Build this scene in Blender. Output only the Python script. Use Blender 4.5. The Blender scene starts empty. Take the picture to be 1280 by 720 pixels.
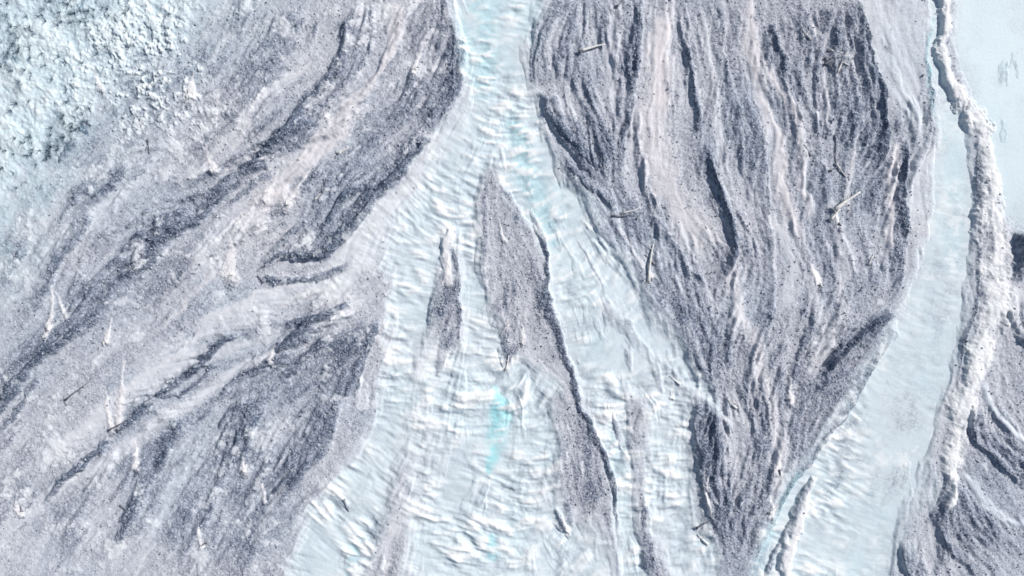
import bpy, math, numpy as np, random
rng=np.random.default_rng(7); random.seed(7)
S=0.1
X0,X1,Y0,Y1=-80,1360,-60,780
NX,NY=X1-X0+1,Y1-Y0+1
X,Y=np.meshgrid(np.arange(X0,X1+1,dtype=np.float32),np.arange(Y0,Y1+1,dtype=np.float32))
def vnoise(x,y,sc,seed):
    r=np.random.default_rng(seed); T=r.random((257,257)).astype(np.float32)
    T[256]=T[0]; T[:,256]=T[:,0]
    u=x/sc+1000.37; v=y/sc+1000.71
    iu=np.floor(u).astype(np.int32); iv=np.floor(v).astype(np.int32)
    fu=u-iu; fv=v-iv; fu=fu*fu*(3-2*fu); fv=fv*fv*(3-2*fv)
    iu&=255; iv&=255
    a=T[iv,iu];b=T[iv,iu+1];c=T[iv+1,iu];d=T[iv+1,iu+1]
    return (a*(1-fu)+b*fu)*(1-fv)+(c*(1-fu)+d*fu)*fv
def fbm(x,y,sc,seed,o=4,g=0.5):
    s=0;a=1;t=0
    for i in range(o):
        s=s+a*vnoise(x,y,sc/(2**i),seed+i*13);t+=a;a*=g
    return s/t-0.5
def sm(e0,e1,v):
    t=np.clip((v-e0)/(e1-e0),0,1); return t*t*(3-2*t)
WX=X+fbm(X,Y,55,1,6,.6)*24; WY=Y+fbm(X,Y,55,31,6,.6)*24
def catmull(P,n=6):
    P=np.array(P,float); Q=np.vstack([2*P[0]-P[1],P,2*P[-1]-P[-2]]); out=[]
    for i in range(1,len(Q)-2):
        for k in range(n):
            t=k/n;p0,p1,p2,p3=Q[i-1],Q[i],Q[i+1],Q[i+2]
            out.append(0.5*((2*p1)+(-p0+p2)*t+(2*p0-5*p1+4*p2-p3)*t*t+(-p0+3*p1-3*p2+p3)*t**3))
    out.append(P[-1]); return np.array(out)
def dist(P,R):
    mnx,mny=P[:,0].min()-R-16,P[:,1].min()-R-16; mxx,mxy=P[:,0].max()+R+16,P[:,1].max()+R+16
    c0=int(max(mnx-X0,0));c1=int(min(mxx-X0,NX)); r0=int(max(mny-Y0,0)); r1=int(min(mxy-Y0,NY))
    if c1<=c0 or r1<=r0: return None
    sl=(slice(r0,r1),slice(c0,c1)); x=WX[sl];y=WY[sl]
    D=np.full(x.shape,1e9,np.float32);T=np.zeros_like(D);SG=np.ones_like(D);W=np.zeros_like(D)
    n=len(P)-1
    for i in range(n):
        a=P[i];b=P[i+1];d=b[:2]-a[:2];L=d@d+1e-9
        t=np.clip(((x-a[0])*d[0]+(y-a[1])*d[1])/L,0,1)
        ex=x-a[0]-t*d[0];ey=y-a[1]-t*d[1];dd=ex*ex+ey*ey
        m=dd<D
        D=np.where(m,dd,D);T=np.where(m,(i+t)/n,T);SG=np.where(m,np.sign(ex*d[1]-ey*d[0]),SG)
        if P.shape[1]>2: W=np.where(m,a[2]+(b[2]-a[2])*t,W)
    return sl,np.sqrt(D),T,SG,W

DARK=[
([(560,-20),(583,55),(580,105),(553,155),(520,195)],5,90,.58),
([(548,172),(520,200),(480,245),(440,290),(400,322),(350,332),(325,347)],3,40,.72),
([(545,100),(500,150),(450,200),(410,260),(380,300)],10,30,.42),
([(440,10),(428,60),(395,110),(360,160),(310,195),(240,225),(190,240)],20,6,.5),
([(510,40),(490,75),(455,125),(420,160),(370,178),(330,208),(270,255),(190,325),(120,390),(40,465),(-40,540)],8,30,.55),
([(442,372),(410,388),(370,420),(320,450),(290,480)],22,4,.6),
([(303,422),(270,440),(230,475),(185,508),(140,540)],5,14,.7),
([(478,395),(455,440),(432,500),(405,560),(370,610),(340,660)],5,75,.58),
([(240,520),(205,580),(175,640),(120,710)],6,38,.5),
([(140,540),(100,585),(50,635)],4,8,.5),
([(165,205),(125,250),(95,300),(60,370),(20,420)],5,40,.45),
([(250,270),(190,330),(120,400),(60,450),(-20,520)],5,34,.4),
([(360,10),(340,70),(310,130),(290,180)],34,40,.42),
([(330,500),(300,560),(260,640),(215,730)],8,50,.45),
([(400,560),(360,620),(320,680),(290,740)],8,44,.4),
([(390,450),(340,490),(300,540),(260,600)],8,34,.4),
([(470,0),(460,60),(430,110),(400,150)],5,22,.4),
([(300,215),(250,262),(180,300),(150,330)],5,20,.45),
([(420,200),(360,260),(300,300),(230,350),(160,410)],5,34,.42),
([(150,560),(110,620),(60,700)],8,44,.35),
([(60,560),(30,610),(-20,680)],10,40,.3),
([(210,180),(160,230),(140,270)],5,16,.4),
([(690,-10),(676,60),(671,110)],95,4,.42),
([(671,110),(695,165),(725,205),(755,235)],60,4,.55),
([(700,190),(735,260),(780,330),(830,390),(880,450),(905,500)],60,14,.36),
([(803,-10),(797,60),(785,130),(775,205)],5,28,.5),
([(845,25),(860,80),(872,130),(872,170)],6,10,.45),
([(880,185),(900,235),(915,290),(917,335),(893,364)],7,14,.6),
([(793,130),(803,200),(830,290),(870,350),(893,364)],6,10,.4),
([(1072,-10),(1088,60),(1103,120),(1103,190),(1085,225)],4,80,.58),
([(1122,165),(1131,240),(1128,330),(1110,385)],6,44,.5),
([(1162,110),(1158,160),(1145,210),(1138,260)],6,26,.6),
([(1120,388),(1085,412),(1050,445),(1010,500)],5,14,.6),
([(1122,395),(1113,435),(1070,500),(1020,560),(985,620),(950,690),(930,730)],4,100,.55),
([(960,30),(985,90),(1003,170),(1012,240)],4,34,.4),
([(868,495),(866,560),(880,620),(912,710)],65,4,.42),
([(925,60),(950,180),(965,300),(960,400),(935,480)],6,34,.25),
([(900,0),(912,90),(935,180),(955,260)],5,30,.25),
([(1020,150),(1040,260),(1060,350),(1050,430),(1010,520)],8,50,.3),
([(880,170),(895,220),(920,290),(922,350),(900,420)],30,4,.4),
([(740,10),(735,80),(745,150),(770,200)],20,34,.2),
([(1040,0),(1050,70),(1065,150),(1060,230)],8,34,.22),
([(840,300),(870,370),(905,430),(930,500),(950,580)],34,14,.25),
([(980,420),(960,500),(940,580),(930,660)],10,44,.28),
([(1272,285),(1276,330),(1268,360)],20,4,.9),
([(1255,385),(1275,430),(1300,470)],70,4,.5),
([(1222,505),(1215,545),(1260,590),(1300,630)],50,4,.6),
([(1195,600),(1170,640),(1190,680),(1240,740)],90,4,.5),
([(1130,670),(1135,730),(1140,760)],50,4,.55),
]
PALE=[
([(505,-10),(492,55),(450,125),(405,180),(350,240),(295,320)],12,20,.65,.9),
([(560,165),(500,238),(440,300),(395,345),(335,365),(270,400),(200,455),(120,515),(50,570),(-40,640)],24,6,.65,.5),
([(480,362),(400,398),(340,440),(250,490),(170,548),(60,622),(-40,690)],12,8,.65,.4),
([(395,75),(335,118),(270,190),(210,250)],8,8,.5,.6),
([(320,260),(285,300),(250,360)],24,24,.45,.6),
([(250,120),(200,190),(130,260),(60,330),(0,400)],14,22,.4,0.1),
([(360,410),(290,440),(230,455),(170,500)],10,10,.5,.4),
([(250,560),(200,650),(150,740)],8,8,.3,0),
([(420,140),(370,200),(320,250),(280,300)],6,6,.5,.8),
([(360,370),(300,395),(220,430),(150,480)],20,14,.4,.4),
([(500,250),(440,330),(400,380)],34,14,.55,.5),
([(828,-10),(820,80),(812,150),(828,220),(858,290),(888,345)],32,24,.5,1),
([(832,20),(826,90),(830,150)],12,16,.5,1),
([(938,-10),(942,60),(965,150),(985,250),(1015,345)],7,14,.6,1),
([(955,80),(988,130),(1003,210),(1010,280)],6,6,.6,1),
([(1117,175),(1118,250),(1102,330)],5,12,.6,1),
([(905,330),(930,400),(958,490),(975,585),(960,650)],9,9,.5,.8),
([(1035,240),(1050,330),(1045,400),(1000,470)],12,10,.45,.6),
([(882,10),(890,100),(905,190),(930,260)],8,8,.4,.5),
([(770,0),(765,80),(755,150)],12,12,.35,.5),
([(910,320),(925,370),(905,430)],8,8,.4,.6),
([(1232,478),(1250,520),(1290,570)],6,6,.75,0),
([(1200,590),(1240,630),(1300,680)],6,6,.75,0),
([(1275,365),(1262,400),(1280,430)],8,8,.5,.5),
([(960,260),(990,330),(980,400)],12,12,.45,.6),
([(1000,330),(1030,420),(1000,480)],10,10,.4,.6),
([(740,300),(800,370),(850,430)],8,10,.35,.4),
]
WAT=[
([(625,-60,66),(625,0,60),(625,50,46),(628,100,43),(630,150,52)],1),
([(605,140,30),(572,200,36),(530,290,40),(516,350,34),(508,420,24),(487,520,27),(452,610,42),(415,700,52),(400,800,58)],.8),
([(640,140,30),(662,215,34),(698,290,32),(722,350,34),(735,410,32),(752,480,30),(768,560,22),(783,640,18),(790,800,17)],1),
([(700,240,22),(752,320,26),(798,390,24),(845,450,17),(885,498,8),(915,540,3)],.7),
([(770,430,34),(805,470,40),(832,510,34),(828,580,34),(842,650,32),(880,740,30)],.7),
([(600,180,25),(578,240,22),(586,310,14),(597,380,21),(608,440,34),(625,500,74),(622,580,76),(605,660,86),(590,800,95)],.85),
([(560,440,34),(545,520,50),(550,600,50),(570,700,60)],.65),
([(680,670,60),(720,740,70)],.75),
([(640,465,22),(690,480,20)],.6),
([(540,210,24),(480,290,26),(430,340,18),(380,360,8)],.22),
([(1168,-60,12),(1174,80,14),(1188,150,24),(1192,230,31),(1188,310,36),(1168,380,42),(1150,450,52),(1118,530,70),(1075,610,80),(1036,690,90),(1020,800,98)],1),
([(1115,-60,50),(1120,50,44),(1130,110,30),(1145,160,14),(1150,260,16)],.25),
]
ISL=[
([(612,222,2),(615,270,9),(624,330,14),(638,390,19),(638,440,13),(636,462,3)],.66),
([(634,230,2),(655,280,9),(666,335,12),(676,385,8),(686,420,4)],.55),
([(556,345,3),(558,380,20),(560,420,24),(552,455,12)],.62),
([(726,495,3),(733,540,13),(734,590,20),(722,630,22),(700,655,12)],.62),
([(690,395,5),(678,430,12),(665,452,8)],.3),
([(800,588,2),(806,640,6),(812,700,8)],.55),
([(512,560,4),(500,640,18),(480,700,10)],.2),
([(535,500,6),(525,590,12),(520,640,8)],.18),
([(775,395,4),(790,425,12),(790,460,5)],.35),
([(812,430,2),(822,465,7),(826,490,3)],.3),
([(760,505,4),(772,540,8),(775,560,3)],.4),
([(780,500,2),(800,540,7),(806,570,3)],.3),
([(690,450,8),(705,480,10),(715,520,7)],.4),
]
pts=[];dirs=[]
for L in DARK+PALE+WAT:
    P=catmull(L[0],4)[:,:2]; d=np.diff(P,axis=0); l=np.linalg.norm(d,axis=1,keepdims=True)
    pts.append((P[1:]+P[:-1])/2);dirs.append(d/l)
pts=np.vstack(pts);dirs=np.vstack(dirs)
gx=np.linspace(X0,X1,145);gy=np.linspace(Y0,Y1,85);GX,GY=np.meshgrid(gx,gy)
d2=(GX[...,None]-pts[:,0])**2+(GY[...,None]-pts[:,1])**2
w=1/(d2+150)**1.4; w/=w.sum(-1,keepdims=True)
CX=(w*dirs[:,0]).sum(-1);CY=(w*dirs[:,1]).sum(-1)
def up(A):
    fx=(X-X0)/10;fy=(Y-Y0)/10;ix=np.minimum(fx.astype(int),143);iy=np.minimum(fy.astype(int),83);fx=fx-ix;fy=fy-iy
    return ((A[iy,ix]*(1-fx)+A[iy,ix+1]*fx)*(1-fy)+(A[iy+1,ix]*(1-fx)+A[iy+1,ix+1]*fx)*fy).astype(np.float32)
VX=up(CX);VY=up(CY)
n=np.sqrt(VX**2+VY**2)+1e-6;VX0=VX/n;VY0=VY/n
ang=fbm(X,Y,60,77,3,.5)*1.2
VX,VY=VX0*np.cos(ang)-VY0*np.sin(ang),VX0*np.sin(ang)+VY0*np.cos(ang)
def lic(N,vx,vy,L,step):
    acc=N.copy()
    for s in (1,-1):
        x=X-X0;y=Y-Y0
        for i in range(L):
            ix=np.clip(x,0,NX-1).astype(np.int32);iy=np.clip(y,0,NY-1).astype(np.int32)
            x=x+s*step*vx[iy,ix];y=y+s*step*vy[iy,ix]
            ix=np.clip(x,0,NX-1).astype(np.int32);iy=np.clip(y,0,NY-1).astype(np.int32)
            acc+=N[iy,ix]
    acc-=acc.mean();return acc/acc.std()
Wn=rng.standard_normal(X.shape).astype(np.float32)
l_f=lic(Wn,VX,VY,6,1.2)
l_m=lic(vnoise(X,Y,4.5,5)-.5,VX,VY,9,2.2)
l_c=lic(fbm(X,Y,20,9,3),VX,VY,13,3.5)
ca,sa=math.cos(.30),math.sin(.30)
l_x=lic(fbm(X,Y,7,19,3,.6),VX*ca-VY*sa,VX*sa+VY*ca,13,1.6)
rip=lic(fbm(X,Y,6,15,2,.6)+0.0,-VY,VX,4,1.5)
rip2=lic(fbm(X,Y,12,16,3,.6)+0.0,-VY,VX,4,2.5)
lo=sm(330,480,Y)*(1-sm(860,960,X))
rip=rip*(1-.4*lo)+rip2*(.25+.75*lo)
feather=np.clip(1+.12*l_m+.2*l_c+.22*l_x,0.25,2.2)
grain=fbm(X,Y,4,180,2);mid=fbm(X,Y,22,190,5,.7)
G=np.full(X.shape,.40,np.float32)+fbm(X,Y,90,50,4)*.22
WARM=np.clip(.25+fbm(X,Y,120,61,3)*1.2,0,1)
H=fbm(X,Y,150,71,3)*.5
WATR=np.zeros_like(G);CY_=np.zeros_like(G);WH=np.zeros_like(G)
G+=.06*sm(660,720,WX)*(1-sm(1110,1150,WX))
up_=1-sm(250,430,WY)
le=(1-sm(-10,150,WX+.15*WY))*up_; G-=.10*le
def dstroke(pts_,a,b,amp,hk=.85,taper=.10):
    P=catmull(pts_);r=dist(P,max(a,b)*2.0)
    if r is None: return
    sl,D,T,SG,_=r
    w=np.where(SG>0,a*(.9 if a<15 else feather[sl]),(b*feather[sl]*1.15 if b>8 else b))
    v=np.clip(1-D/w,0,1); v=v**1.15
    v=np.where((SG>0)&(a<15),sm(0,1,v),v); 
    v*=amp*sm(0,taper,T)*(1-sm(.8-taper,1,T))
    v=v*np.clip(1+.1*l_m[sl]+.1*l_x[sl]+.4*mid[sl],.3,1.6); v=np.clip(v,0,1)
    G[sl]=G[sl]+v*(1-G[sl])*.92; H[sl]+=hk*v; WARM[sl]*=1-.8*v
for a in DARK: dstroke(*a)
def trace(x,y,L,st=8):
    P=[(x,y)]
    for i in range(int(L/st)):
        ix=int(np.clip(x-X0,0,NX-1));iy=int(np.clip(y-Y0,0,NY-1));x+=VX0[iy,ix]*st;y+=VY0[iy,ix]*st;P.append((x,y))
    return P
for k in range(130):
    x=random.uniform(-60,1300);y=random.uniform(-50,720)
    if x+y*1.05<300: continue
    rgt=x>670
    dstroke(trace(x,y,random.uniform(40,130)),random.uniform(2,4),random.uniform(10,34),random.uniform(.12,.28 if rgt else .4),.6,.3)
def pstroke(pts_,a,b,amp,wm):
    P=catmull(pts_);r=dist(P,max(a,b)*2.2)
    if r is None: return
    sl,D,T,SG,_=r
    w=np.where(SG>0,a,b)*1.4*feather[sl]
    v=sm(0,1,np.clip(1-D/w,0,1))*amp*sm(0,.1,T)*(1-sm(.8,1,T))*1.15; v=np.clip(v,0,.9)
    G[sl]*=1-v; WARM[sl]=WARM[sl]*(1-v)+v*wm*1.2; H[sl]+=.16*v
for a in PALE: pstroke(*a)
for k in range(60):
    x=random.uniform(-60,1120);y=random.uniform(-50,700)
    pstroke(trace(x,y,random.uniform(50,140)),random.uniform(2,7),random.uniform(2,7),random.uniform(.2,.45),random.uniform(.1,1))
G+=.028*l_m+.03*l_c+.035*l_f+.01*l_x+.13*mid
H+=.018*l_m+.04*l_c+.01*l_x+.10*mid
for pts_,wet in WAT:
    P=catmull(pts_);r=dist(P,P[:,2].max()*1.6+10)
    sl,D,T,SG,W=r
    e=(W-D)/(8+W*.27)+ .14*l_m[sl]+.2*l_c[sl]
    v=sm(-.7,1.1,e)
    G[sl]*=1-v*(.88 if wet>.4 else .6)
    WATR[sl]=np.maximum(WATR[sl],v*wet)
    WARM[sl]*=1-.5*v*wet
for pts_,amp in ISL:
    P=catmull(pts_);r=dist(P,P[:,2].max()*1.6+10)
    sl,D,T,SG,W=r
    v=sm(-.4,1.4,(W-D)/(4+W*.35)+.2*l_m[sl]+.1*l_x[sl]+.2*l_c[sl]+1.2*mid[sl])
    g=amp*(1+.12*l_m[sl]+.15*l_c[sl]+.08*l_x[sl]+1.0*mid[sl])
    G[sl]=G[sl]*(1-v)+v*np.clip(g,0,1); WATR[sl]*=1-v*min(1,amp*1.4)
def line(pts_,a,b,amp,h,ww=1):
    P=catmull(pts_);sl,D,T,SG,_=dist(P,max(a,b)*2)
    v=np.clip(1-D/(np.where(SG>0,a,b)*np.clip(feather[sl],.5,2)),0,1)
    v=sm(0,.8,v)*amp*sm(0,.15,T)*(1-sm(.75,1,T))
    G[sl]=G[sl]+v*(1-G[sl]);H[sl]+=h*v;WATR[sl]*=1-ww*v;WARM[sl]*=1-v
line([(655,240),(678,300),(687,350),(692,400),(712,460),(737,530),(762,590),(772,640),(775,700)],4,6,.8,.3)
line([(612,220),(604,260),(603,310),(608,360)],7,3,.4,.2)
line([(560,300),(572,340),(578,400),(580,450)],3,5,.5,.2)
line([(1222,140),(1222,230),(1228,300),(1222,370),(1200,440),(1190,520)],3,5,.7,.1)
line([(1020,590),(998,640),(972,690),(950,740)],7,4,.55,.1)
line([(1165,20),(1160,90),(1165,150),(1160,200)],3,6,.4,.1)
line([(870,440),(885,480),(900,520)],5,3,.35,.1)
CREST=[([(550,170),(525,195),(500,215),(480,232)],3,8,.8),([(480,250),(450,285),(410,318),(380,330)],3,12,.7),([(325,345),(350,354),(385,350),(420,335),(455,322)],5,5,.75),
([(318,338),(345,328),(372,322),(395,330)],4,6,.6),([(445,370),(425,380),(395,395),(350,415)],12,3,.9),([(400,398),(370,420),(340,432)],12,3,.8),([(375,430),(330,455),(290,480),(260,500)],9,4,.6),
([(306,420),(280,434),(250,458),(215,482)],4,8,.95),([(225,475),(190,508),(165,525),(140,540)],5,6,.9),([(480,392),(465,430),(450,470),(440,500)],3,16,.6),
([(440,20),(428,60),(410,95)],5,9,.7),([(420,85),(395,120),(370,150),(345,168)],6,5,.8),([(400,150),(350,170),(325,200),(290,225)],5,9,.8),
([(290,240),(240,280),(200,310),(150,350)],4,10,.6),([(110,395),(60,445),(20,490),(-10,525)],4,9,.75),([(165,205),(140,235),(115,255)],4,12,.6),([(120,262),(90,310),(70,350)],4,12,.5),
([(235,520),(215,560),(200,590)],4,16,.6),([(140,545),(110,575),(50,640)],4,6,.7),([(345,215),(310,240),(270,265)],4,8,.5),
([(440,245),(420,270),(390,295)],3,10,.6),([(520,205),(490,225),(450,240),(420,262)],3,9,.6),([(270,455),(230,490),(200,500)],3,6,.6),([(420,420),(390,440),(350,452)],4,8,.6),
([(330,510),(310,545),(290,590)],3,12,.5),([(190,600),(170,640),(140,690)],3,10,.5),([(60,470),(30,500),(-10,550)],3,8,.5),
([(800,10),(797,70),(785,115)],4,12,.6),([(850,60),(865,100),(872,150),(870,172)],5,5,.6),([(880,180),(898,225),(912,270),(918,320),(905,358)],6,6,.7),
([(1075,0),(1090,60),(1103,120),(1104,170),(1092,215)],4,10,.7),([(1125,170),(1132,240),(1128,310)],4,12,.6),([(1122,390),(1090,410),(1060,432),(1030,470)],5,6,.7),
([(1115,430),(1075,500),(1030,555),(990,615),(955,680)],3,9,.6),([(672,110),(690,150),(720,185),(745,215)],9,3,.65),([(672,20),(668,60),(668,105)],8,3,.4),
([(962,30),(975,60),(990,95)],4,7,.6),([(780,140),(778,180),(775,210)],4,8,.5),([(705,200),(740,240),(765,265)],8,4,.5),([(583,40),(583,90),(565,140)],3,14,.5),
([(70,205),(85,190),(98,170)],6,6,.9),([(1270,285),(1274,320),(1268,350)],10,4,.7),([(870,500),(868,545),(880,600)],16,3,.5),
([(1190,590),(1172,620),(1160,660)],10,3,.5),([(1222,500),(1214,530),(1218,560)],10,3,.5)]
for a in CREST: line(*a,.42,0)
mint=sm(-14,14,WX-1196-np.clip(WY-60,0,400)*.30)*(1-sm(262,305,WY))
G*=1-mint*.9; WATR=np.maximum(WATR,mint)
def levee(pts_,h,wh,wm):
    P=catmull(pts_);sl,D,T,SG,W=dist(P,P[:,2].max()*1.8+4)
    nz=fbm(X[sl],Y[sl],24,91,6,.66)
    v=sm(-.1,1,(W*(1+1.8*nz)-D)/(W*.9+1))
    G[sl]*=1-.85*v; WATR[sl]*=1-v; WH[sl]=np.maximum(WH[sl],v*wh*(.8+nz)); WARM[sl]=WARM[sl]*(1-v)+wm*v
    H[sl]+=v*(h+h*1.2*nz); G[sl]+=v*np.clip(nz*1.2-.08,0,1)
levee([(1181,-60,9),(1180,60,11),(1192,115,15),(1222,150,17),(1232,200,16),(1238,260,21),(1248,310,25),(1243,370,23),(1226,430,21),(1210,500,18),(1195,570,13),(1180,630,6)],.36,1.,.6)
levee([(1020,598,6),(1006,640,10),(990,690,11),(982,730,9)],.25,.8,.6)
levee([(556,290,5),(554,320,8),(556,345,5)],.12,.5,.8)
for pts_,amp in [([(600,-20,24),(604,50,26),(606,110,16)],.28),([(640,160,12),(660,215,14),(680,265,12),(690,300,6)],.25),
   ([(618,490,5),(622,520,12),(618,560,11),(612,590,4)],.8),([(612,670,4),(612,700,7)],.5),([(445,670,8),(438,730,10)],.2),
   ([(1192,150,12),(1196,240,16),(1192,330,16)],.12),([(1000,590,5),(970,650,7),(945,720,10)],.25),([(640,-20,50),(640,60,40)],.1),([(1165,20,3),(1160,120,4),(1180,170,4)],.4)]:
    P=catmull(pts_);sl,D,T,SG,W=dist(P,P[:,2].max()*1.8+4)
    v=sm(0,1,(W*1.5-D)/(W*1.2))*amp*np.clip(1+.25*l_c[sl]-.15*rip[sl]+mid[sl],.1,1.5)
    CY_[sl]=np.maximum(CY_[sl],v)
CY_=np.maximum(CY_,mint*.05)
CY_=np.maximum(CY_,np.clip(WATR,0,1)*.07*sm(-.1,.2,fbm(X,Y,60,222,3)))
edge=WX+WY*1.05+60*fbm(X,Y,60,101,4)
tl=1-sm(190,340,edge)
tl2=(1-sm(120,460,edge))
n1=fbm(X,Y,34,111,6,.68);n2=fbm(X,Y,9,121,4,.7)
G=G*(1-tl)+tl*np.clip(.04+1.1*(n1+.2*n2),0,.55)
cold=np.clip(tl2+.5*(1-sm(0,110,WX))*up_,0,1)
CY_=np.maximum(CY_,.26*cold*(1+2.4*n1)); WARM*=1-.9*tl
WH=np.maximum(WH,tl*np.clip(.40+2.6*n1+1.2*n2,0,1)*.85)
blue=tl*sm(.10,.30,n1+.4*n2)*.6
H+=tl*(n1*1.1+n2*.22)
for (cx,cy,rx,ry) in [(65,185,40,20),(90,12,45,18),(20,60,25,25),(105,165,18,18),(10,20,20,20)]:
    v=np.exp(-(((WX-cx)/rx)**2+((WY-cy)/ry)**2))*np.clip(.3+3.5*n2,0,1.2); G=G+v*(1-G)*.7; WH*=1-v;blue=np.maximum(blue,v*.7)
br=np.exp(-(((WX-195)/95)**2+((WY-95)/80)**2)); v=br*sm(.03,.15,.6*n2+.7*n1); WH=np.maximum(WH,v*.9);H+=v*.35;G*=1-.7*v
v=br*sm(.04,.16,-n2-.2*n1)*.6;G=G+v*(1-G)
CONES=[(258,180,264,216,9),(154,455,150,528,11),(68,358,62,415,8),(556,312,558,350,9),(1005,322,1024,358,9),(168,545,176,585,8),
(972,548,972,588,8),(135,485,138,535,9),(388,212,360,258,14),(962,615,962,645,7),(296,290,290,345,16),(72,365,80,395,6),(530,60,520,90,6),
(345,215,330,250,8),(140,395,130,430,6),(120,80,130,110,8),(1042,262,1046,282,6),(845,480,838,500,5),(20,610,28,640,8),(700,640,706,668,7),(240,90,236,125,12),
(350,420,344,452,7),(300,560,306,590,6),(806,320,812,350,6),(655,400,652,430,6),(620,270,626,300,6),(980,460,986,500,6),(880,590,884,640,6),(250,640,258,680,6),(330,600,336,630,5)]
for (ax,ay,bx,by,w) in CONES:
    r=dist(np.array([(ax,ay,1.),(bx,by,w)]),w*2); sl,D,T,SG,W=r
    v=sm(0,1,(W*.9-D)/(W*.6+1)+.2*l_f[sl]+mid[sl])*.9
    G[sl]*=1-.8*v; WARM[sl]=WARM[sl]*(1-v)+1.*v;WH[sl]=np.maximum(WH[sl],.45*v);H[sl]+=.2*v*T
    q=np.clip(1-np.hypot(WX[sl]-bx,WY[sl]-by-w*.5)/(w*.7),0,1); G[sl]+=sm(0,.6,q)*.55*(1-G[sl])
for k in range(420):
    cx=random.uniform(-60,1340);cy=random.uniform(-40,760)
    ix=int(cx-X0);iy=int(cy-Y0)
    if WATR[iy,ix]>.3 or tl[iy,ix]>.5: continue
    l=random.uniform(4,22);w=random.uniform(1.,3.2);vx,vy=VX[iy,ix],VY[iy,ix]
    r=dist(np.array([(cx,cy,w),(cx+vx*l,cy+vy*l,.4)]),w*3)
    if r is None: continue
    sl,D,T,SG,W=r;v=sm(0,1,(W*1.3-D)/(W*.6+1))*random.uniform(.3,.8)
    if random.random()<.4: G[sl]+=v*(1-G[sl])*.7
    else: G[sl]*=1-v; WH[sl]=np.maximum(WH[sl],.3*v)
    H[sl]+=.08*v*(1-T)
rp=np.clip(WATR,0,1)*(1-mint)*(1-.85*sm(1000,1120,WX))
cx_=sm(.1,1.6,rip)
pat=.35+1.4*np.clip(.5+2.6*fbm(X,Y,60,140,3),0,1)
WH=np.maximum(WH,rp*cx_*.95*pat)
G+=rp*.16*np.clip(-rip,0,2)*pat*.6
H+=rp*.055*rip*pat*(1+.8*lo)+(1-rp)*(1-tl)*.01*rip
mt=fbm(X,Y,45,150,5,.65)
G+=np.clip(WATR,0,1)*np.clip(mt+.05*l_c+.03,0,1)*.8*(1-.8*mint)
G+=np.clip(WATR,0,1)*.04*np.clip(l_m,-1,2)*(1-mint)
rr=np.clip(WATR,0,1)*sm(980,1080,WX)*(1-mint)
G+=rr*(.08+.4*np.clip(mid,-.2,1)+.04*l_c); WARM=np.maximum(WARM,rr*.3*sm(-.05,.1,mt))
WH=np.maximum(WH,rr*.6*sm(.05,.2,fbm(X,Y,30,333,5,.7)))
G+=mint*(.06+.16*sm(-.05,.15,mt))
fl=sm(.09,.24,fbm(X,Y,26,160,5,.7)+.03*l_m)*(1-np.clip(WATR*2,0,1))*(1-sm(600,750,WX))
G*=1-.45*fl;WH=np.maximum(WH,.35*fl);H+=.07*fl
gr=rng.standard_normal(X.shape).astype(np.float32)
grm=np.clip(G*1.4-.05,0,1)*(1-WATR)
H+=grm*(.036*gr+.13*fbm(X,Y,4,170,2)+.07*fbm(X,Y,9,172,2))+.08*fbm(X,Y,14,175,4,.6)*(1-WATR)
G+=grm*.20*grain+.06*gr*grm+(1-grm)*.02*gr
H-=.42*sm(.15,1.05,WATR)
G=np.clip(G,0,1);WH=np.clip(WH,0,1);CY_=np.clip(CY_,0,1);WARM=np.clip(WARM,0,1)
BLUE_PATCH=np.clip(blue,0,1)  # mask of the dark blue ground patches in the top-left corner

def lines(a,b,step0,lim):
    o=[];d=step0;p=0
    while p<lim: p+=d;d*=1.13;o.append(p)
    o=np.array(o);return np.concatenate([a-o[::-1],np.arange(a,b+1),b+o])
lx=lines(X0,X1,1.3,14000);ly=lines(Y0,Y1,1.3,14000)
def refl(v,a,b):
    n=b-a;m=np.mod(v-a,2*n);return np.where(m>n,2*n-m,m)
jx=np.round(refl(lx,X0,X1)).astype(int);jy=np.round(refl(ly,Y0,Y1)).astype(int)
def samp(A): return A[np.ix_(jy,jx)]
def attr(me,name,arr4):
    a=me.attributes.new(name,'FLOAT_COLOR','POINT');a.data.foreach_set('color',arr4.astype(np.float32).ravel())
def grid_mesh(name,Z,cols,mask=None):
    PX,PY=np.meshgrid(lx,ly);ny,nx=PX.shape
    co=np.stack([(PX-640)*S,(360-PY)*S,Z],-1).reshape(-1,3).astype(np.float32)
    idx=np.arange(ny*nx).reshape(ny,nx)
    q=np.stack([idx[:-1,:-1],idx[1:,:-1],idx[1:,1:],idx[:-1,1:]],-1).reshape(-1,4)
    if mask is not None:
        fm=(mask[:-1,:-1]|mask[1:,:-1]|mask[1:,1:]|mask[:-1,1:]).ravel();q=q[fm]
        used=np.unique(q);mp=np.full(ny*nx,-1);mp[used]=np.arange(len(used));q=mp[q];co=co[used]
    else: used=slice(None)
    me=bpy.data.meshes.new(name);me.vertices.add(len(co));me.vertices.foreach_set('co',co.ravel())
    me.loops.add(q.size);me.loops.foreach_set('vertex_index',q.ravel().astype(np.int32))
    me.polygons.add(len(q));me.polygons.foreach_set('loop_start',np.arange(0,q.size,4,dtype=np.int32))
    me.polygons.foreach_set('loop_total',np.full(len(q),4,np.int32))
    me.polygons.foreach_set('use_smooth',np.ones(len(q),bool))
    me.update();me.validate()
    for k,c in cols.items(): attr(me,k,c.reshape(-1,4)[used])
    ob=bpy.data.objects.new(name,me);bpy.context.collection.objects.link(ob);return ob
cols={'sed':np.stack([samp(G),samp(WARM),samp(CY_),samp(WH)],-1),
      'aux':np.stack([samp(WATR),samp(BLUE_PATCH),samp(np.clip(l_f*.15+.5,0,1)),samp(WH)*0+1],-1)}
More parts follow.
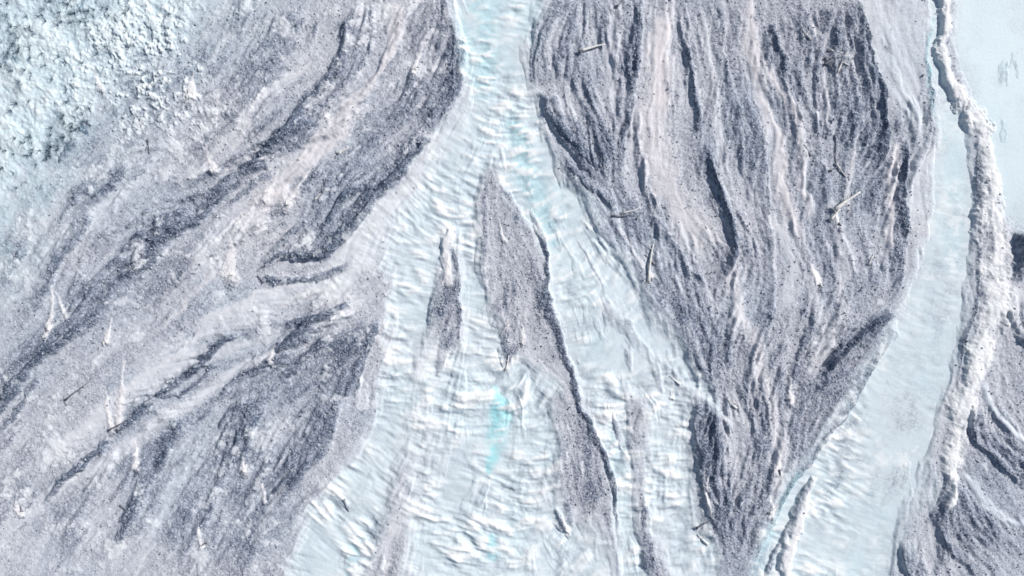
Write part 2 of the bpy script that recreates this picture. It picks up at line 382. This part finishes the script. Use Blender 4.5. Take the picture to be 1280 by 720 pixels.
ground=grid_mesh('ground',samp(H),cols)
Hr=samp(fbm(X,Y,150,71,3)*.5+.055*rp*rip*pat*(1+.8*lo)-.30)
water=grid_mesh('river',Hr,cols,samp(WATR)>.3)

def srgb(r,g,b):
    f=lambda c:(c/255/12.92 if c/255<=.04045 else ((c/255+.055)/1.055)**2.4);return (f(r),f(g),f(b),1)
def mat_ground(name,rough,isw):
    m=bpy.data.materials.new(name);m.use_nodes=True;nt=m.node_tree;N=nt.nodes;L=nt.links
    b=N['Principled BSDF'];b.inputs['Roughness'].default_value=rough
    b.inputs['Specular IOR Level'].default_value=.2 if isw else .08
    a=N.new('ShaderNodeAttribute');a.attribute_name='sed';s=N.new('ShaderNodeSeparateColor');L.new(a.outputs['Color'],s.inputs[0])
    a2=N.new('ShaderNodeAttribute');a2.attribute_name='aux';s2=N.new('ShaderNodeSeparateColor');L.new(a2.outputs['Color'],s2.inputs[0])
    tc=N.new('ShaderNodeTexCoord')
    def noise(sc,det=3,r=.6):
        n=N.new('ShaderNodeTexNoise');n.inputs['Scale'].default_value=sc;n.inputs['Detail'].default_value=det;n.inputs['Roughness'].default_value=r
        L.new(tc.outputs['Object'],n.inputs['Vector']);return n.outputs['Fac']
    def math_(op,x,y,c=False):
        n=N.new('ShaderNodeMath');n.operation=op;n.use_clamp=c
        for i,v in enumerate((x,y)):
            if isinstance(v,(int,float)): n.inputs[i].default_value=v
            else: L.new(v,n.inputs[i])
        return n.outputs[0]
    def mix(f,A,B,mode='MIX'):
        n=N.new('ShaderNodeMix');n.data_type='RGBA';n.blend_type=mode
        for i,v in ((0,f),(6,A),(7,B)):
            if isinstance(v,(int,float)): n.inputs[i].default_value=v
            elif isinstance(v,tuple): n.inputs[i].default_value=v
            else: L.new(v,n.inputs[i])
        return n.outputs[2]
    g=s.outputs[0]
    vo=N.new('ShaderNodeTexVoronoi');vo.inputs['Scale'].default_value=5.5;L.new(tc.outputs['Object'],vo.inputs['Vector'])
    vs=N.new('ShaderNodeSeparateColor');L.new(vo.outputs['Color'],vs.inputs[0])
    sp=math_('SUBTRACT',vs.outputs[0],.5)
    nf=math_('SUBTRACT',noise(3.2,3,.7),.5)
    amt=math_('MULTIPLY',math_('ADD',g,.10),.55)
    g2=math_('ADD',g,math_('ADD',math_('MULTIPLY',sp,amt),math_('MULTIPLY',nf,math_('ADD',math_('MULTIPLY',g,.4),.12))),True)
    r=N.new('ShaderNodeValToRGB');L.new(g2,r.inputs[0]);e=r.color_ramp.elements
    e[0].position=0;e[0].color=srgb(213,219,224);e[1].position=1;e[1].color=srgb(84,95,112)
    for p,c in ((.3,(188,193,200)),(.55,(154,160,171)),(.8,(117,126,142))):
        k=e.new(p);k.color=srgb(*c)
    c=r.outputs[0]
    inv=math_('SUBTRACT',1.0,g2)
    c=mix(math_('MULTIPLY',math_('MULTIPLY',s.outputs[1],inv),.8),c,srgb(228,217,214))
    wf=math_('MULTIPLY',s2.outputs[0],math_('SUBTRACT',1,math_('MULTIPLY',g2,.9)))
    c=mix(math_('MULTIPLY',wf,.75),c,srgb(207,221,223))
    c=mix(math_('MULTIPLY',s.outputs[2],math_('SUBTRACT',1,math_('MULTIPLY',g2,.55))),c,srgb(155,217,220))
    c=mix(math_('MULTIPLY',a.outputs['Alpha'],.8),c,srgb(241,240,237))
    c=mix(math_('MULTIPLY',s2.outputs[1],.55),c,srgb(98,136,158))
    L.new(c,b.inputs['Base Color'])
    bp=N.new('ShaderNodeBump');bp.inputs['Distance'].default_value=.05
    if isw:
        hgt=math_('ADD',noise(2.5,3),math_('MULTIPLY',noise(9,2),.3));bp.inputs['Strength'].default_value=.4
    else:
        hgt=math_('ADD',math_('MULTIPLY',vo.outputs['Distance'],math_('MULTIPLY',g,-1.5)),noise(8,3));bp.inputs['Strength'].default_value=.8
    L.new(hgt,bp.inputs['Height']);L.new(bp.outputs[0],b.inputs['Normal']);return m
ground.data.materials.append(mat_ground('gravel_and_silt',.9,False))
water.data.materials.append(mat_ground('glacial_water',.5,True))
def mat_simple(name,c1,c2,sc,rough=.85):
    m=bpy.data.materials.new(name);m.use_nodes=True;nt=m.node_tree;b=nt.nodes['Principled BSDF'];b.inputs['Roughness'].default_value=rough
    n=nt.nodes.new('ShaderNodeTexNoise');n.inputs['Scale'].default_value=sc;r=nt.nodes.new('ShaderNodeValToRGB')
    t=nt.nodes.new('ShaderNodeTexCoord');nt.links.new(t.outputs['Object'],n.inputs['Vector'])
    r.color_ramp.elements[0].position=.35;r.color_ramp.elements[1].position=.65
    r.color_ramp.elements[0].color=srgb(*c1);r.color_ramp.elements[1].color=srgb(*c2)
    nt.links.new(n.outputs['Fac'],r.inputs[0]);nt.links.new(r.outputs[0],b.inputs['Base Color']);return m
M_pale=mat_simple('bleached_wood',(190,187,183),(234,231,226),4)
M_dark=mat_simple('dark_wood',(88,90,102),(150,150,157),4)  # darker wood tone for some logs, stumps and the debris
M_twig=mat_simple('twig',(60,82,98),(115,132,144),2)
M_stone=mat_simple('stone',(84,92,106),(200,203,208),1.3)
def hz(px,py):
    ix=int(np.clip(px-X0,0,NX-1));iy=int(np.clip(py-Y0,0,NY-1));return float(H[iy,ix])
def tube(V,F,P,R,seg=7):
    P=[np.array(p,float) for p in P];base=len(V)
    for i,(p,r) in enumerate(zip(P,R)):
        d=P[min(i+1,len(P)-1)]-P[max(i-1,0)];d/=np.linalg.norm(d)+1e-9
        a=np.cross(d,(0,0,1.)); 
        if np.linalg.norm(a)<1e-3:a=np.array((1.,0,0))
        a/=np.linalg.norm(a);b=np.cross(d,a)
        for k in range(seg):
            t=2*math.pi*k/seg;q=p+r*(math.cos(t)*a+math.sin(t)*b);V.append(tuple(q))
    for i in range(len(P)-1):
        for k in range(seg):
            F.append((base+i*seg+k,base+i*seg+(k+1)%seg,base+(i+1)*seg+(k+1)%seg,base+(i+1)*seg+k))
    F.append(tuple(base+k for k in range(seg))[::-1]);F.append(tuple(base+(len(P)-1)*seg+k for k in range(seg)))
def mkobj(name,V,F,mat,loc=(0,0,0)):
    me=bpy.data.meshes.new(name);me.from_pydata(V,[],F);me.update()
    for p in me.polygons:p.use_smooth=True
    me.materials.append(mat);ob=bpy.data.objects.new(name,me);ob.location=loc;bpy.context.collection.objects.link(ob);return ob
def log(x0,y0,x1,y1,r=.16,dark=False,roots=True,br=2,name='driftwood_log'):
    A=np.array([(x0-640)*S,(360-y0)*S]);B=np.array([(x1-640)*S,(360-y1)*S]);C=(A+B)/2
    n=7;L=np.linalg.norm(B-A);pr=np.array([-(B-A)[1],(B-A)[0]])/L
    zA=hz(x0,y0)+r*.9;zB=hz(x1,y1)+r*.5
    zm=max(hz((x0+x1)/2,(y0+y1)/2)+r*.6,(zA+zB)/2);bow=random.uniform(-.05,.05)*L
    P=[];R=[]
    for i in range(n):
        t=i/(n-1);q=A+(B-A)*t+pr*(bow*math.sin(math.pi*t)+random.uniform(-.03,.03))-C
        z=(1-t)**2*zA+2*t*(1-t)*zm+t*t*zB;P.append((q[0],q[1],z));R.append(r*(1.15-.65*t)*(1.35 if i==0 else 1))
    V=[];F=[];tube(V,F,P,R)
    d=(B-A)/L
    if roots:
        for k in range(7):
            a=2*math.pi*k/7+random.uniform(-.3,.3);l=r*random.uniform(2,3.2)
            o=np.array(P[0]);dr=np.array([*( -d*.45+pr*math.cos(a)),math.sin(a)*.6])
            tube(V,F,[o,o+dr*l*.5,o+dr*l+np.array([0,0,random.uniform(-.1,.1)])],[r*.5,r*.3,r*.1],5)
    for k in range(br):
        i=random.randint(2,5);o=np.array(P[i]);s=random.choice([-1,1]);l=random.uniform(.12,.28)*L
        dr=np.array([*(d*.7+pr*s*.7),random.uniform(.1,.5)]);tube(V,F,[o,o+dr*l*.5,o+dr*l],[r*.35,r*.22,r*.07],5)
    mkobj(name,V,F,M_dark if dark else M_pale,(C[0],C[1],0))
LOGS=[(1040,263,1073,241,.24,0),(1036,275,1049,262,.16,0),(726,66,756,56,.16,0),(765,270,792,268,.12,1),(778,266,800,260,.12,0),(795,274,805,264,.1,1),
(810,352,817,305,.17,0),(818,330,806,318,.1,1),(1028,82,1050,68,.12,1),(1035,64,1062,72,.12,0),(1045,92,1058,66,.12,0),(1030,74,1040,90,.1,1),(1052,80,1068,86,.1,0),
(1044,170,1044,205,.1,1),(1044,205,1056,222,.11,0),(1036,214,1050,206,.1,1),(82,500,114,476,.1,1),(84,506,80,494,.08,1),(150,632,164,640,.09,1),(424,192,436,184,.14,0),
(185,175,187,192,.08,1),(636,405,625,420,.1,0),(632,462,636,444,.12,0),(920,510,908,498,.12,0),
(870,660,886,650,.11,1),(884,680,872,668,.12,0),(770,10,782,-4,.12,1),(1010,50,1000,38,.1,0),(1012,195,1002,182,.09,1),
(960,640,972,632,.12,0),(430,625,436,640,.11,1),(330,352,322,344,.11,1),(395,250,402,242,.1,0),
(850,480,838,470,.12,0),(1085,330,1092,318,.1,0),(136,538,160,526,.1,1)]
for (a,b,c,d,r,k) in LOGS: log(a,b,c,d,r,bool(k),True,2)
for (ax,ay,bx,by,w) in CONES[::2]:
    a=random.uniform(0,6.28);l=random.uniform(4,7)
    log(bx,by-2,bx+l*math.cos(a),by-2+l*math.sin(a),.11,random.random()<.6,True,1,'driftwood_stump')
V=[];F=[]
for k in range(160):
    px=random.uniform(0,1280);py=random.uniform(0,720);ix=int(px-X0);iy=int(py-Y0)
    if WATR[iy,ix]>.35: continue
    a=random.uniform(0,6.28);l=random.uniform(.25,.55);r=random.uniform(.02,.04);z=hz(px,py)+.08
    x=(px-640)*S;y=(360-py)*S;dx=math.cos(a)*l/2;dy=math.sin(a)*l/2
    tube(V,F,[(x-dx,y-dy,z),(x+.05,y,z+.04),(x+dx,y+dy,z+.02)],[r,r*.9,r*.4],5)
mkobj('driftwood_debris',V,F,M_dark)
V=[];F=[]
for k in range(240):
    if random.random()<.55: c=random.choice([(65,185,40,16),(90,15,45,22),(20,60,30,40),(105,165,20,20)]);px=random.gauss(c[0],c[2]*.6);py=random.gauss(c[1],c[3]*.6)
    else: px=random.uniform(-60,300);py=random.uniform(-40,260)
    if px+py*1.05>270 : continue
    x=(px-640)*S;y=(360-py)*S;z=hz(px,py)
    for j in range(random.randint(5,9)):
        a=random.uniform(0,6.28);l=random.uniform(.3,.8);s=random.uniform(.3,.7)
        p1=(x+math.cos(a)*l*.4,y+math.sin(a)*l*.4,z+.5*s);p2=(x+math.cos(a+.3)*l,y+math.sin(a+.3)*l,z+.8*s)
        tube(V,F,[(x,y,z-.1),p1,p2],[.03,.022,.008],4)
mkobj('bare_shrub_thicket',V,F,M_twig)
ico=[(0,0,1),(.89,0,.45),(.28,.85,.45),(-.72,.53,.45),(-.72,-.53,.45),(.28,-.85,.45),(.72,.53,-.45),(-.28,.85,-.45),(-.89,0,-.45),(-.28,-.85,-.45),(.72,-.53,-.45),(0,0,-1)]
icf=[(0,1,2),(0,2,3),(0,3,4),(0,4,5),(0,5,1),(1,6,2),(2,7,3),(3,8,4),(4,9,5),(5,10,1),(6,7,2),(7,8,3),(8,9,4),(9,10,5),(10,6,1),(11,7,6),(11,8,7),(11,9,8),(11,10,9),(11,6,10)]
ico=np.array(ico);icf=np.array(icf)
n=80000
px=rng.uniform(-60,1340,n);py=rng.uniform(-40,760,n);ix=(px-X0).astype(int);iy=(py-Y0).astype(int)
keep=(rng.random(n)<np.clip(G[iy,ix]*1.5-.25,0.02,1))&(WATR[iy,ix]<.25)
px,py,ix,iy=px[keep],py[keep],ix[keep],iy[keep];n=len(px)
sz=.035+.05*rng.random(n)**3*1.8
vv=ico[None]*sz[:,None,None]*rng.uniform(.7,1.3,(n,1,3))*rng.uniform(.8,1.2,(n,12,1))
vv+=np.stack([(px-640)*S,(360-py)*S,H[iy,ix]+.02],-1)[:,None]
ff=(icf[None]+12*np.arange(n)[:,None,None]).reshape(-1,3)
me=bpy.data.meshes.new('loose_stones');me.vertices.add(n*12);me.vertices.foreach_set('co',vv.astype(np.float32).ravel())
me.loops.add(ff.size);me.loops.foreach_set('vertex_index',ff.ravel().astype(np.int32));me.polygons.add(len(ff));me.polygons.foreach_set('loop_start',np.arange(0,ff.size,3,dtype=np.int32));me.polygons.foreach_set('loop_total',np.full(len(ff),3,np.int32));me.update()
me.materials.append(M_stone);o=bpy.data.objects.new('loose_stones',me);bpy.context.collection.objects.link(o)

w=bpy.data.worlds.new('World');bpy.context.scene.world=w;w.use_nodes=True;nt=w.node_tree
sky=nt.nodes.new('ShaderNodeTexSky');sky.sky_type='NISHITA';sky.sun_disc=False
el=math.radians(40);az=math.radians(60)
sky.sun_elevation=el;sky.sun_rotation=az
nt.links.new(sky.outputs[0],nt.nodes['Background'].inputs[0]);nt.nodes['Background'].inputs[1].default_value=.08
sd=bpy.data.lights.new('sun','SUN');sd.energy=4.3;sd.angle=math.radians(.6);sd.color=(1,.98,.96)
so=bpy.data.objects.new('sun',sd);bpy.context.collection.objects.link(so)
so.rotation_euler=(math.pi/2-el,0,math.pi-az)
cd=bpy.data.cameras.new('camera');cam=bpy.data.objects.new('camera',cd);bpy.context.collection.objects.link(cam)
cd.lens=24;cd.sensor_width=36;cam.location=(0,0,128*24/36);cd.clip_end=5000
bpy.context.scene.camera=cam
vs=bpy.context.scene.view_settings;vs.view_transform='Standard';vs.look='None';vs.exposure=0
